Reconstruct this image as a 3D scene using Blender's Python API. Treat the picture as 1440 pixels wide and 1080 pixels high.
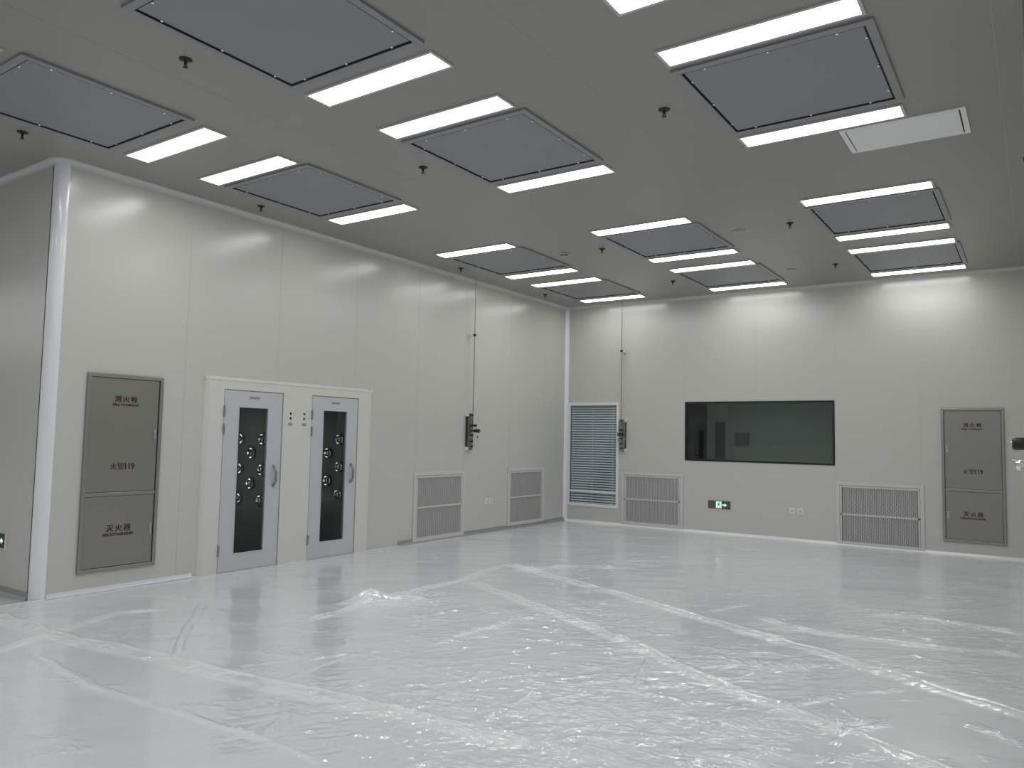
import bpy, math, random
import numpy as np
from mathutils import Matrix, Vector

for o in list(bpy.data.objects):
    bpy.data.objects.remove(o)
S = bpy.context.scene
COL = S.collection
H = 4.2                      # ceiling height
R = math.radians

# ------------------------------------------------------------------ camera
def set_camera():
    f, yaw, pitch, roll = 1080.71, R(-34.43624493), R(3.9820516), R(1.12204174)
    pos = Vector((7.70773841, -13.14220683, 1.60314948))
    fw = Vector((math.sin(yaw)*math.cos(pitch), math.cos(yaw)*math.cos(pitch), math.sin(pitch)))
    r = Vector((math.cos(yaw), -math.sin(yaw), 0)); u = r.cross(fw)
    c, s = math.cos(roll), math.sin(roll)
    r2, u2 = c*r + s*u, -s*r + c*u
    cam = bpy.data.cameras.new('camera'); ob = bpy.data.objects.new('camera', cam); COL.objects.link(ob)
    cam.sensor_fit = 'HORIZONTAL'; cam.sensor_width = 36; cam.lens = 36*f/1440
    cam.clip_start = .02; cam.clip_end = 200
    m = Matrix(((r2.x, u2.x, -fw.x, pos.x), (r2.y, u2.y, -fw.y, pos.y), (r2.z, u2.z, -fw.z, pos.z), (0, 0, 0, 1)))
    ob.matrix_world = m
    S.camera = ob
set_camera()

# ------------------------------------------------------------------ light and exposure
w = bpy.data.worlds.new('world'); S.world = w; w.use_nodes = True
w.node_tree.nodes['Background'].inputs[0].default_value = (0.8, 0.85, 0.9, 1)
w.node_tree.nodes['Background'].inputs[1].default_value = 0.0
LAMP = 10.0                   # emission of every ceiling light strip
S.view_settings.view_transform = 'Standard'
S.view_settings.look = 'None'
S.view_settings.gamma = 1.0
S.view_settings.use_curve_mapping = False
S.view_settings.exposure = 0.14
S.cycles.caustics_reflective = False
S.cycles.caustics_refractive = False
S.cycles.blur_glossy = 0.6
S.cycles.sample_clamp_indirect = 6.0

# ------------------------------------------------------------------ materials
def mat(name, col, rough=.5, metal=0., spec=.5, bump=None, emit=None, coat=0.0, rvar=None):
    m = bpy.data.materials.new(name); m.use_nodes = True
    nt = m.node_tree; b = nt.nodes['Principled BSDF']
    b.inputs['Base Color'].default_value = (*col, 1)
    b.inputs['Roughness'].default_value = rough
    b.inputs['Metallic'].default_value = metal
    b.inputs['Specular IOR Level'].default_value = spec
    b.inputs['Coat Weight'].default_value = coat
    tc = nt.nodes.new('ShaderNodeTexCoord')
    if rvar or bump:
        mp = nt.nodes.new('ShaderNodeMapping'); nt.links.new(tc.outputs['Object'], mp.inputs[0])
        n = nt.nodes.new('ShaderNodeTexNoise'); nt.links.new(mp.outputs[0], n.inputs['Vector'])
    if rvar:                 # (scale xyz, amount): small wear in the gloss
        mp.inputs['Scale'].default_value = rvar[0]; n.inputs['Scale'].default_value = 1
        n.inputs['Detail'].default_value = 4
        mr = nt.nodes.new('ShaderNodeMapRange')
        mr.inputs['To Min'].default_value = max(0.02, rough - rvar[1]); mr.inputs['To Max'].default_value = rough + rvar[1]
        nt.links.new(n.outputs['Fac'], mr.inputs['Value']); nt.links.new(mr.outputs[0], b.inputs['Roughness'])
    if bump:
        mp.inputs['Scale'].default_value = bump[0]; n.inputs['Scale'].default_value = 1
        bp = nt.nodes.new('ShaderNodeBump'); bp.inputs['Strength'].default_value = bump[1]; bp.inputs['Distance'].default_value = bump[2]
        nt.links.new(n.outputs['Fac'], bp.inputs['Height']); nt.links.new(bp.outputs[0], b.inputs['Normal'])
    if emit:
        b.inputs['Emission Color'].default_value = (*emit[0], 1); b.inputs['Emission Strength'].default_value = emit[1]
    return m

def glass(name, tint, rough=.0):
    m = bpy.data.materials.new(name); m.use_nodes = True; nt = m.node_tree
    nt.nodes.remove(nt.nodes['Principled BSDF'])
    out = nt.nodes['Material Output']
    t = nt.nodes.new('ShaderNodeBsdfTransparent'); t.inputs[0].default_value = (*tint, 1)
    g = nt.nodes.new('ShaderNodeBsdfGlossy'); g.inputs['Roughness'].default_value = rough
    lw = nt.nodes.new('ShaderNodeLayerWeight')
    pw = nt.nodes.new('ShaderNodeMath'); pw.operation = 'POWER'; pw.inputs[1].default_value = 5
    fr = nt.nodes.new('ShaderNodeMath'); fr.operation = 'MULTIPLY_ADD'; fr.inputs[1].default_value = .94; fr.inputs[2].default_value = .035
    nt.links.new(lw.outputs['Facing'], pw.inputs[0]); nt.links.new(pw.outputs[0], fr.inputs[0])
    mx = nt.nodes.new('ShaderNodeMixShader')
    nt.links.new(fr.outputs[0], mx.inputs[0]); nt.links.new(t.outputs[0], mx.inputs[1]); nt.links.new(g.outputs[0], mx.inputs[2])
    nt.links.new(mx.outputs[0], out.inputs[0])
    return m

def film_material():
    m = mat('plastic_film', (.74, .765, .78), .3, spec=.25, coat=.8)
    nt = m.node_tree; b = nt.nodes['Principled BSDF']
    b.inputs['Coat IOR'].default_value = 2.0
    tc = nt.nodes.new('ShaderNodeTexCoord')
    def noise(scale, detail, rot, typ='FBM', dist=0.):
        mp = nt.nodes.new('ShaderNodeMapping'); mp.inputs['Scale'].default_value = scale; mp.inputs['Rotation'].default_value = (0, 0, rot)
        nt.links.new(tc.outputs['Object'], mp.inputs[0])
        n = nt.nodes.new('ShaderNodeTexNoise'); n.noise_type = typ
        n.inputs['Scale'].default_value = 1; n.inputs['Detail'].default_value = detail; n.inputs['Distortion'].default_value = dist
        nt.links.new(mp.outputs[0], n.inputs['Vector']); return n.outputs['Fac']
    def math_(op, a, c):
        k = nt.nodes.new('ShaderNodeMath'); k.operation = op
        for i, v in enumerate((a, c)):
            if isinstance(v, (int, float)): k.inputs[i].default_value = v
            else: nt.links.new(v, k.inputs[i])
        return k.outputs[0]
    def creased(scale, detail, rot, dist):
        return math_('ABSOLUTE', math_('SUBTRACT', noise(scale, detail, rot, 'FBM', dist), .5), 0)
    fine = creased((4, 17, 1), 1, .5, .7)
    fine2 = creased((17, 5, 1), 1, .2, .6)
    sharp = creased((5, 10, 1), 1.5, .8, 1.0)
    cr = nt.nodes.new('ShaderNodeAttribute'); cr.attribute_name = 'crinkle'
    h = math_('ADD', math_('MULTIPLY', fine, .0024), math_('MULTIPLY', fine2, .0012))
    h2 = math_('MULTIPLY', math_('ADD', math_('MULTIPLY', sharp, .10), math_('MULTIPLY', fine, .016)), cr.outputs['Fac'])
    h = math_('ADD', h, h2)
    bp = nt.nodes.new('ShaderNodeBump'); bp.inputs['Strength'].default_value = 1.0; bp.inputs['Distance'].default_value = 1.0
    nt.links.new(h, bp.inputs['Height']); nt.links.new(bp.outputs[0], b.inputs['Coat Normal'])
    # two layers of film lie over each other along the seams and look whiter
    at = nt.nodes.new('ShaderNodeAttribute'); at.attribute_name = 'layers'
    mc = nt.nodes.new('ShaderNodeMix'); mc.data_type = 'RGBA'
    mc.inputs[6].default_value = (.785, .813, .85, 1); mc.inputs[7].default_value = (.88, .90, .92, 1)
    nt.links.new(at.outputs['Fac'], mc.inputs[0]); nt.links.new(mc.outputs[2], b.inputs['Base Color'])
    # milky haze where layers of film touch the floor
    hz = noise((.9, 2.2, 1), 5, .4)
    r2 = nt.nodes.new('ShaderNodeMapRange'); r2.inputs['From Min'].default_value = .3; r2.inputs['From Max'].default_value = .7
    r2.inputs['To Min'].default_value = .03; r2.inputs['To Max'].default_value = .10
    nt.links.new(hz, r2.inputs['Value']); nt.links.new(r2.outputs[0], b.inputs['Coat Roughness'])
    return m

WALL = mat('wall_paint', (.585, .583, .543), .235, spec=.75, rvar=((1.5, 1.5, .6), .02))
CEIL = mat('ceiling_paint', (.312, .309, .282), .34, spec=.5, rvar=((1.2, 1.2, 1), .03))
GROOVE = mat('panel_joint', (.56, .555, .515), .5)
COVE = mat('cove_aluminium', (.86, .87, .89), .12, spec=.6, rvar=((3, 3, 3), .02))
FLOORM = mat('floor_epoxy', (.55, .56, .57), .25, rvar=((1, 1, 1), .05))
FILM = film_material()
DIFF = mat('light_diffuser', (.9, .9, .9), .4, emit=((1.0, 1.0, 1.0), LAMP))
DIFF.cycles.emission_sampling = 'FRONT'
LFRAME = mat('light_frame', (.55, .55, .53), .4, rvar=((5, 5, 5), .05))
FILTER = mat('filter_plate', (.268, .282, .294), .42, spec=.4, rvar=((2, 2, 2), .06))
FFRAME = mat('filter_frame', (.29, .29, .295), .4, rvar=((3, 3, 3), .05))
DARK = mat('shadow_gap', (.025, .025, .025), .8, rvar=((9, 9, 9), .1))
SCREW = mat('screw_steel', (.85, .85, .85), .19, metal=1, rvar=((30, 30, 30), .05))
STEEL = mat('brushed_steel', (.34, .335, .315), .37, metal=1, rvar=((40, 40, 1.5), .07))
STEELF = mat('steel_frame', (.36, .36, .345), .36, metal=1, rvar=((2, 2, 20), .06))
LATCH = mat('latch_steel', (.55, .55, .53), .38, metal=1, rvar=((20, 20, 20), .04))
CHROME = mat('chrome', (.92, .92, .92), .12, metal=1, rvar=((20, 20, 20), .04))
BLACK = mat('black_plastic', (.012, .012, .012), .35, rvar=((30, 30, 30), .05))
INK = mat('dark_red_ink', (.045, .006, .006), .5, rvar=((30, 30, 30), .05))
DOORM = mat('door_grey', (.56, .575, .60), .38, spec=.45, rvar=((2, 2, .5), .05))
SURR = mat('surround_paint', (.69, .68, .64), .34, rvar=((2, 2, .5), .04))
WHITE = mat('white_plastic', (.80, .80, .79), .35, rvar=((8, 8, 8), .05))
WFRAME = mat('white_frame', (.80, .81, .82), .32, rvar=((4, 4, 4), .05))
SLAT = mat('blind_slat', (.86, .90, .92), .4, rvar=((4, 4, 4), .05))
MESHM = mat('grille_sheet', (.50, .50, .49), .4, rvar=((6, 6, 6), .05))
MESHF = mat('grille_frame', (.62, .62, .60), .38, rvar=((4, 4, 4), .05))
DUCT = mat('duct_dark', (.10, .10, .10), .7, rvar=((4, 4, 4), .1))
BOOTH = mat('booth_lining', (.055, .056, .055), .4, rvar=((3, 3, 3), .06))
INNER = mat('inner_grey', (.30, .305, .30), .5, rvar=((4, 4, 4), .05))
CORN = mat('cornice_grey', (.60, .60, .61), .21, rvar=((3, 3, 3), .04))
SIGN = mat('sign_plate', (.10, .102, .092), .35, metal=0, rvar=((9, 9, 9), .05))
SIGND = mat('sign_dark', (.012, .02, .015), .35, rvar=((9, 9, 9), .05))
GLOW = mat('sign_glow', (.7, .9, .78), .4, emit=((.74, 1.0, .84), .5))
GGREEN = mat('sign_green', (.01, .16, .07), .4, emit=((.02, .4, .15), .12))
GDOOR = glass('door_glass', (.80, .84, .84))
GWIN = glass('tinted_glass', (.80, .835, .835))
FILLGLOW = mat('fill_glow', (.8, .8, .8), .3, emit=((1, 1, .97), 1.6))  # glow added inside the booths, no real source there
GBLIND = glass('clear_glass', (.94, .97, .98))
PIPE = mat('thin_pipe', (.22, .22, .21), .35, metal=.7, rvar=((9, 9, 9), .05))
VPLATE = mat('valve_plate', (.34, .34, .33), .38, metal=1, rvar=((25, 25, 8), .08))
VSIDE = mat('valve_body', (.035, .035, .035), .45, rvar=((9, 9, 9), .05))
GREYC = mat('grey_cove', (.30, .32, .32), .35, rvar=((4, 4, 4), .05))
HATCH = mat('hatch_white', (.84, .86, .86), .4, rvar=((4, 4, 4), .05))
DETECT = mat('detector_shell', (.40, .40, .37), .4, rvar=((5, 5, 5), .05))
PALEC = mat('pale_plastic', (.66, .66, .61), .4, rvar=((5, 5, 5), .05))

# ------------------------------------------------------------------ mesh helpers
class MB:
    def __init__(self):
        self.v = []; self.f = []
    def add(self, vs, fs):
        n = len(self.v); self.v += [tuple(p) for p in vs]; self.f += [tuple(i+n for i in f) for f in fs]; return self
    def box(self, x0, x1, y0, y1, z0, z1):
        vs = [(x, y, z) for z in (z0, z1) for y in (y0, y1) for x in (x0, x1)]
        return self.add(vs, [(0, 2, 3, 1), (4, 5, 7, 6), (0, 1, 5, 4), (2, 6, 7, 3), (0, 4, 6, 2), (1, 3, 7, 5)])
    def quad(self, a, b, c, d):
        return self.add([a, b, c, d], [(0, 1, 2, 3)])
    def tube(self, p0, p1, r0, r1=None, n=14, caps=True):
        r1 = r0 if r1 is None else r1
        p0, p1 = Vector(p0), Vector(p1); d = (p1-p0).normalized()
        a = d.orthogonal().normalized(); b = d.cross(a)
        vs = []
        for p, r in ((p0, r0), (p1, r1)):
            for k in range(n):
                t = 2*math.pi*k/n; vs.append(p + r*(math.cos(t)*a + math.sin(t)*b))
        fs = [(k, (k+1) % n, n+(k+1) % n, n+k) for k in range(n)]
        if caps: fs += [tuple(range(n-1, -1, -1)), tuple(range(n, 2*n))]
        return self.add(vs, fs)
    def lathe(self, c, axis, prof, n=18):
        """prof: list of (distance along axis, radius)"""
        c = Vector(c); d = Vector(axis).normalized(); a = d.orthogonal().normalized(); b = d.cross(a)
        vs = []
        for h, r in prof:
            for k in range(n):
                t = 2*math.pi*k/n; vs.append(c + h*d + max(r, 1e-4)*(math.cos(t)*a + math.sin(t)*b))
        fs = []
        for i in range(len(prof)-1):
            for k in range(n):
                fs.append((i*n+k, i*n+(k+1) % n, (i+1)*n+(k+1) % n, (i+1)*n+k))
        fs += [tuple(range(n-1, -1, -1)), tuple((len(prof)-1)*n+k for k in range(n))]
        return self.add(vs, fs)
    def sweep(self, pts, r, n=8):
        for a, b in zip(pts, pts[1:]): self.tube(a, b, r, n=n)
        return self
    def frame(self, u0, u1, z0, z1, wd, y0, y1):
        """rectangular ring in the local xz plane, from depth y0 to y1"""
        self.box(u0, u1, y0, y1, z1-wd, z1); self.box(u0, u1, y0, y1, z0, z0+wd)
        self.box(u0, u0+wd, y0, y1, z0+wd, z1-wd); self.box(u1-wd, u1, y0, y1, z0+wd, z1-wd)
        return self
    def extrude(self, prof, p0, ax1, ax2, d, ln):
        """profile points (a,b) in the ax1/ax2 plane swept along d"""
        p0, ax1, ax2, d = map(Vector, (p0, ax1, ax2, d)); n = len(prof)
        vs = [p0 + a*ax1 + b*ax2 + t*d for t in (0, ln) for a, b in prof]
        fs = [(k, (k+1) % n, n+(k+1) % n, n+k) for k in range(n)] + [tuple(range(n-1, -1, -1)), tuple(range(n, 2*n))]
        return self.add(vs, fs)
    def mesh(self, name, material, smooth=False):
        me = bpy.data.meshes.new(name); me.from_pydata(self.v, [], self.f)
        import bmesh
        bm = bmesh.new(); bm.from_mesh(me); bmesh.ops.recalc_face_normals(bm, faces=bm.faces); bm.to_mesh(me); bm.free()
        mats = material if isinstance(material, (list, tuple)) else [material]
        for k in mats: me.materials.append(k)
        if smooth:
            me.shade_smooth()
            try: me.set_sharp_from_angle(angle=R(38))
            except Exception: pass
        return me

def link(name, me, parent=None, loc=None, rot=None):
    o = bpy.data.objects.new(name, me); COL.objects.link(o)
    if parent: o.parent = parent
    if loc: o.location = loc
    if rot: o.rotation_euler = rot
    return o
def part(name, mb, material, parent, label=None, bevel=0, smooth=False):
    o = link(name, mb.mesh(name, material, smooth), parent)
    if label: o['label'] = label
    if bevel:
        b = o.modifiers.new('edge', 'BEVEL'); b.width = bevel; b.segments = 2; b.limit_method = 'ANGLE'
    return o
def tag(o, label, cat, group=None, kind=None):
    o['label'] = label; o['category'] = cat
    if group: o['group'] = group
    if kind: o['kind'] = kind
    return o
def thing(name, label, cat, loc=(0, 0, 0), rz=0, group=None, kind=None):
    o = bpy.data.objects.new(name, None); COL.objects.link(o); o.empty_display_size = .1
    o.location = loc; o.rotation_euler = (0, 0, rz)
    return tag(o, label, cat, group, kind)
def copy_tree(o, loc, label, rz=None):
    r = o.copy(); COL.objects.link(r); r.location = loc; r['label'] = label
    if rz is not None: r.rotation_euler = (0, 0, rz)
    def kids(a, b):
        for ch in list(a.children):
            c = ch.copy(); COL.objects.link(c); c.parent = b
            kids(ch, c)
    kids(o, r)
    return r

DOORWALL, FARWALL, RIGHTWALL = R(90), 0.0, R(-90)
YC = -9.66                    # the door wall ends here in a convex corner

# ------------------------------------------------------------------ walls with openings and panel joints
def wall_panel(u0, u1, z0, z1, holes, seams, t=.06):
    """front face at local y = 0 (looking out to -y), openings with reveals, 3 mm deep joints"""
    sw, sd = .0013, .002
    us = {u0, u1}; zs = {z0, z1}
    for a, b, c, d in holes: us |= {a, b}; zs |= {c, d}
    for s in seams: us |= {s-sw, s+sw}
    us, zs = sorted(us), sorted(zs)
    front, groove = MB(), MB()
    def depth(u, z):
        if not (u0 < u < u1 and z0 < z < z1): return None
        if any(a < u < b and c < z < d for a, b, c, d in holes): return None
        return sd if any(abs(u-s) < sw for s in seams) else 0.
    for i in range(len(us)-1):
        for j in range(len(zs)-1):
            a, b, c, d = us[i], us[i+1], zs[j], zs[j+1]; y = depth((a+b)/2, (c+d)/2)
            if y is None: continue
            (groove if y else front).quad((a, y, c), (b, y, c), (b, y, d), (a, y, d))
            front.quad((a, t, c), (a, t, d), (b, t, d), (b, t, c))
            for (e, g, pu, pz) in (((a, c), (a, d), a-1e-4, (c+d)/2), ((b, c), (b, d), b+1e-4, (c+d)/2), ((a, c), (b, c), (a+b)/2, c-1e-4), ((a, d), (b, d), (a+b)/2, d+1e-4)):
                n = depth(pu, pz)
                if n is None: front.quad((e[0], y, e[1]), (g[0], y, g[1]), (g[0], t, g[1]), (e[0], t, e[1]))
                elif n > y: front.quad((e[0], y, e[1]), (g[0], y, g[1]), (g[0], n, g[1]), (e[0], n, e[1]))
    me = bpy.data.meshes.new('wall'); nv = len(front.v)
    me.from_pydata(front.v+groove.v, [], front.f+[tuple(i+nv for i in f) for f in groove.f])
    me.materials.append(WALL); me.materials.append(GROOVE)
    for p in me.polygons: p.material_index = 1 if p.index >= len(front.f) else 0
    import bmesh
    bm = bmesh.new(); bm.from_mesh(me); bmesh.ops.remove_doubles(bm, verts=bm.verts, dist=1e-6); bmesh.ops.recalc_face_normals(bm, faces=bm.faces); bm.to_mesh(me); bm.free()
    return me

# openings, in (u0, u1, z0, z1) of each wall
HYD = (.795, 1.965)           # cabinet size
VENT_L = [(-4.40, -3.235), (-1.955, -.79)]
VENT_F = [(1.245, 2.425), (5.06, 6.22)]
D1 = (-7.755, -6.915); D2 = (-6.465, -5.645)
holes_left = [(-9.29+.02, -8.49-.02, .22, 2.16), (D1[0], D1[1], 0.0, 2.095), (D2[0], D2[1], 0.0, 2.095)]
holes_left += [(a+.05, b-.05, .07, .99) for a, b in VENT_L]
WIN = (2.476, 5.004, 1.255, 2.302)
BL = (.064, 1.17, .31, 2.302)
holes_far = [WIN, (BL[0]+.03, BL[1]-.03, BL[2]+.03, BL[3]-.03), (6.52, 7.285, .215, 2.14)]
holes_far += [(a+.05, b-.05, .045, .93) for a, b in VENT_F]

def structure(name, me, label, cat, loc=(0, 0, 0), rz=0):
    o = link(name, me, None, loc, (0, 0, rz)); return tag(o, label, cat, kind='structure')
structure('wall_left', wall_panel(-9.56, 0, 0, H, holes_left, [-.785, -1.965, -3.262, -4.42, -5.713, -7.007, -8.24]),
          'long pale grey panelled wall with the two glazed doors', 'wall', (0, 0, 0), DOORWALL)
structure('wall_far', wall_panel(0, 7.8, 0, H, holes_far, [1.232, 2.466, 3.74, 5.014, 6.235, 7.42]),
          'pale grey panelled wall with the long dark window', 'wall', (0, 0, 0), FARWALL)
structure('wall_side', wall_panel(-27, -.1, 0, H, [], [-.1-1.2*k for k in range(1, 22)]),
          'short grey wall turning away past the rounded corner', 'wall', (0, YC, 0), FARWALL)
structure('wall_right', wall_panel(0, 9.3, 0, H, [], [1.2, 2.4, 3.6, 4.8, 6, 7.2, 8.4]),
          'grey panelled wall just outside the right edge of the view', 'wall', (7.8, 0, 0), RIGHTWALL)
structure('wall_return', wall_panel(0, 5.2, 0, H, [], [1.2, 2.4, 3.6]), 'grey wall turning away behind the camera side corner', 'wall', (7.799, -9.304, 0), FARWALL)
structure('wall_back', wall_panel(0, 40, 0, H, [], [1.2*k for k in range(1, 33)]), 'plain grey wall at the back of the hall', 'wall', (13, -21, 0), R(180))
structure('wall_west', wall_panel(-21, YC, 0, H, [], [-20+1.2*k for k in range(8)]), 'plain grey wall closing the side bay', 'wall', (-27, 0, 0), DOORWALL)
structure('wall_east', wall_panel(9.3, 21, 0, H, [], [10.5+1.2*k for k in range(7)]), 'plain grey wall closing the hall behind the camera', 'wall', (13, 0, 0), RIGHTWALL)

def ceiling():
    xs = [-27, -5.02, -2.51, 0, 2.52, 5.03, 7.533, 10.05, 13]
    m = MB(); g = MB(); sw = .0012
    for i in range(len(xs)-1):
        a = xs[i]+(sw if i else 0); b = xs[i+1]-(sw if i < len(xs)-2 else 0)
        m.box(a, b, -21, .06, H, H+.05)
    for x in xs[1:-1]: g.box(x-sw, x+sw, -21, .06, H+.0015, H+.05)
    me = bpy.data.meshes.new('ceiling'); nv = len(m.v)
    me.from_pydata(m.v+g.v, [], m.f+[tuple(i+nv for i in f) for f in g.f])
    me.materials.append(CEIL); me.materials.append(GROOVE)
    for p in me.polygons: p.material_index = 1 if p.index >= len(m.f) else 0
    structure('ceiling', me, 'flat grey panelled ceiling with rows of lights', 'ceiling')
ceiling()
structure('floor', MB().box(-27, 13, -21, 0.06, -.1, 0).mesh('floor', FLOORM), 'smooth grey resin floor under the plastic film', 'floor')

# ------------------------------------------------------------------ coves, corner column, skirting
def cove_prof(r, n=7):
    """concave quarter round filling an inner corner; (0,0) is the corner"""
    return [(0, 0), (r, 0)] + [(r-r*math.sin(t), r-r*math.cos(t)) for t in [k*math.pi/2/n for k in range(1, n)]] + [(0, r)]
def trim(name, prof, p0, a1, a2, d, ln, m, label, smooth=True):
    o = link(name, MB().extrude(prof, p0, a1, a2, d, ln).mesh(name, m, smooth)); return tag(o, label, 'trim', kind='structure')
rc = .055
trim('trim_1', cove_prof(rc), (0, 0, H), (1, 0, 0), (0, 0, -1), (0, -1, 0), 9.56, CORN, 'coved white strip between the ceiling and the door wall')
trim('trim_2', cove_prof(rc), (0, 0, H), (0, -1, 0), (0, 0, -1), (1, 0, 0), 7.8, CORN, 'coved white strip between the ceiling and the window wall')
trim('trim_3', cove_prof(rc), (-.1, YC, H), (0, -1, 0), (0, 0, -1), (-1, 0, 0), 26.9, CORN, 'coved strip above the short wall past the rounded corner')
trim('trim_4', cove_prof(.06), (0, 0, 0.0), (1, 0, 0), (0, -1, 0), (0, 0, 1), H-.03, COVE, 'upright white cove in the inner corner between the two long walls')
def corner_column():
    r = .1; n = 12
    prof = [(0, 0)] + [(r*math.cos(t)+.004*math.cos(t), r*math.sin(t)+.004*math.sin(t)) for t in [k*math.pi/2/n for k in range(n+1)]]
    o = link('trim_5', MB().extrude(prof, (-.1, -9.56, 0), (1, 0, 0), (0, -1, 0), (0, 0, 1), H).mesh('column', COVE, True))
    tag(o, 'tall rounded white corner post where the door wall ends', 'trim', kind='structure')
    # cove running round the post under the ceiling
    m = MB(); rows = []
    for k in range(n+1):
        t = k*math.pi/2/n
        rows.append([Vector((-.1+(r+a)*math.cos(t), -9.56-(r+a)*math.sin(t), H-b)) for a, b in cove_prof(rc)])
    c = len(rows[0]); vs = [p for row in rows for p in row]; fs = []
    for i in range(n):
        for j in range(c):
            fs.append((i*c+j, i*c+(j+1) % c, (i+1)*c+(j+1) % c, (i+1)*c+j))
    m.add(vs, fs)
    tag(link('trim_6', m.mesh('cove', CORN, True)), 'curved white cove under the ceiling round the corner post', 'trim', kind='structure')
corner_column()
tag(link('trim_7', MB().box(-.112, -.1, YC-.006, YC+.01, 0, H-.05).mesh('seal', DARK)), 'dark joint line down the back edge of the corner post', 'trim', kind='structure')
skl = [(0, 0), (.035, 0), (.03, .012), (.012, .03), (.008, .07), (0, .072)]
trim('baseboard_left', skl, (0, 0, 0), (1, 0, 0), (0, 0, 1), (0, -1, 0), 4.75, GREYC, 'grey coved skirting along the door wall up to the doors')
trim('baseboard_far', [(0, 0), (.04, 0), (.03, .012), (.012, .03), (.008, .045), (0, .047)], (0, 0, 0), (0, -1, 0), (0, 0, 1), (1, 0, 0), 7.8, COVE, 'low white skirting along the window wall')
trim('baseboard_side', skl, (-.1, YC, 0), (0, -1, 0), (0, 0, 1), (-1, 0, 0), 26.9, GREYC, 'grey coved skirting under the short wall past the corner')

# ------------------------------------------------------------------ plastic film on the floor
FOLDS = {   # world polylines: width, height
 'a': ([(-1.5, -10.2), (1.62, -10.12), (2.39, -9.99), (3.68, -9.89), (4.55, -9.78), (5.4, -9.71)], .085, .011),
 'b': ([(1.7, -11.2), (1.54, -10.55), (1.3, -10.05), (1.08, -9.45), (1.23, -9.15)], .045, .009),
 'c': ([(2.51, -8.52), (2.45, -7.68), (2.41, -6.91), (2.38, -6.15), (2.16, -5.21)], .05, .014),
 'd': ([(3.85, -8.42), (3.84, -8.0), (3.91, -7.64)], .03, .016),
 'e': ([(3.63, -9.74), (3.6, -9.38), (3.61, -9.02)], .022, .009),
 'f': ([(2.6, -9.83), (2.07, -9.43), (1.31, -8.78)], .03, .016),
 'g': ([(4.32, -10.44), (4.2, -10.21), (4.01, -10.0)], .03, .016),
 'h': ([(1.8, -10.45), (2.95, -10.58), (3.63, -10.51), (4.26, -10.48), (4.76, -10.51)], .03, .008),
 'i': ([(4.12, -9.67), (4.12, -9.39)], .02, .014),
 'B': ([(2.51, -6.32), (3.34, -6.69), (3.97, -6.98), (4.73, -7.38), (5.36, -7.76), (5.87, -8.05), (6.6, -8.4), (7.7, -8.9)], .06, .014),
 'C': ([(2.2, -5.05), (2.94, -5.38), (4.59, -6.08), (5.49, -6.49), (6.28, -6.86), (7.04, -7.24), (7.75, -7.6)], .065, .014),
 'F': ([(5.58, -5.95), (6.17, -6.27), (6.92, -6.15), (7.58, -5.96)], .05, .012),
 'j': ([(6.32, -5.2), (6.77, -4.98), (7.56, -5.16)], .05, .014),
 'k': ([(3.86, -7.68), (3.89, -7.5), (3.97, -6.98)], .04, .012),
 'l': ([(5.55, -8.51), (5.36, -7.76)], .04, .018),
 'm': ([(5.36, -9.65), (5.69, -9.62), (6.0, -9.57)], .03, .012),
 'o': ([(6.38, -8.39), (6.62, -7.82)], .028, .016),
 'p': ([(6.69, -8.51), (6.92, -8.13)], .028, .016),
 'q': ([(7.4, -7.9), (7.6, -8.06)], .03, .014),
 'r': ([(6.03, -7.82), (6.35, -7.2)], .03, .014),
 's': ([(2.49, -5.46), (2.83, -4.7), (3.33, -4.41)], .05, .014),
 't': ([(5.11, -6.04), (5.37, -5.35)], .03, .01),
}
def value_noise(rng, X, Y, cx, cy, ang):
    c, s = math.cos(ang), math.sin(ang)
    u = (X*c + Y*s)/cx + 500; v = (-X*s + Y*c)/cy + 500
    G = rng.random((257, 257))
    iu, iv = np.floor(u).astype(int), np.floor(v).astype(int)
    fu, fv = u-iu, v-iv
    fu = fu*fu*fu*(fu*(6*fu-15)+10); fv = fv*fv*fv*(fv*(6*fv-15)+10)
    g = lambda a, b: G[a % 257, b % 257]
    return (g(iu, iv)*(1-fu)+g(iu+1, iv)*fu)*(1-fv) + (g(iu, iv+1)*(1-fu)+g(iu+1, iv+1)*fu)*fv
def seg_dist(X, Y, pts):
    d = np.full(X.shape, 1e9); sg = np.zeros(X.shape); tt = np.zeros(X.shape); L = 0
    for (ax, ay), (bx, by) in zip(pts, pts[1:]):
        vx, vy = bx-ax, by-ay; l = math.hypot(vx, vy)
        t = np.clip(((X-ax)*vx+(Y-ay)*vy)/(l*l), 0, 1)
        dx, dy = X-ax-t*vx, Y-ay-t*vy; dd = np.hypot(dx, dy)
        k = dd < d; d = np.where(k, dd, d); sg = np.where(k, (vx*dy-vy*dx)/l, sg); tt = np.where(k, L+t*l, tt); L += l
    return d, sg, tt, L
def film_layers(X, Y):
    rng = np.random.default_rng(5); a = np.zeros(X.shape)
    for k, wd in (('a', .11), ('b', .07), ('h', .03), ('B', .09), ('C', .11), ('F', .07), ('c', .06), ('j', .04)):
        jx = .04*(value_noise(rng, X, Y, .3, .3, .3)-.5)
        d, sg, tt, L = seg_dist(X+jx, Y+jx, FOLDS[k][0]); a = np.maximum(a, np.clip((wd-d)/.02, 0, 1))
    return a
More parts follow.
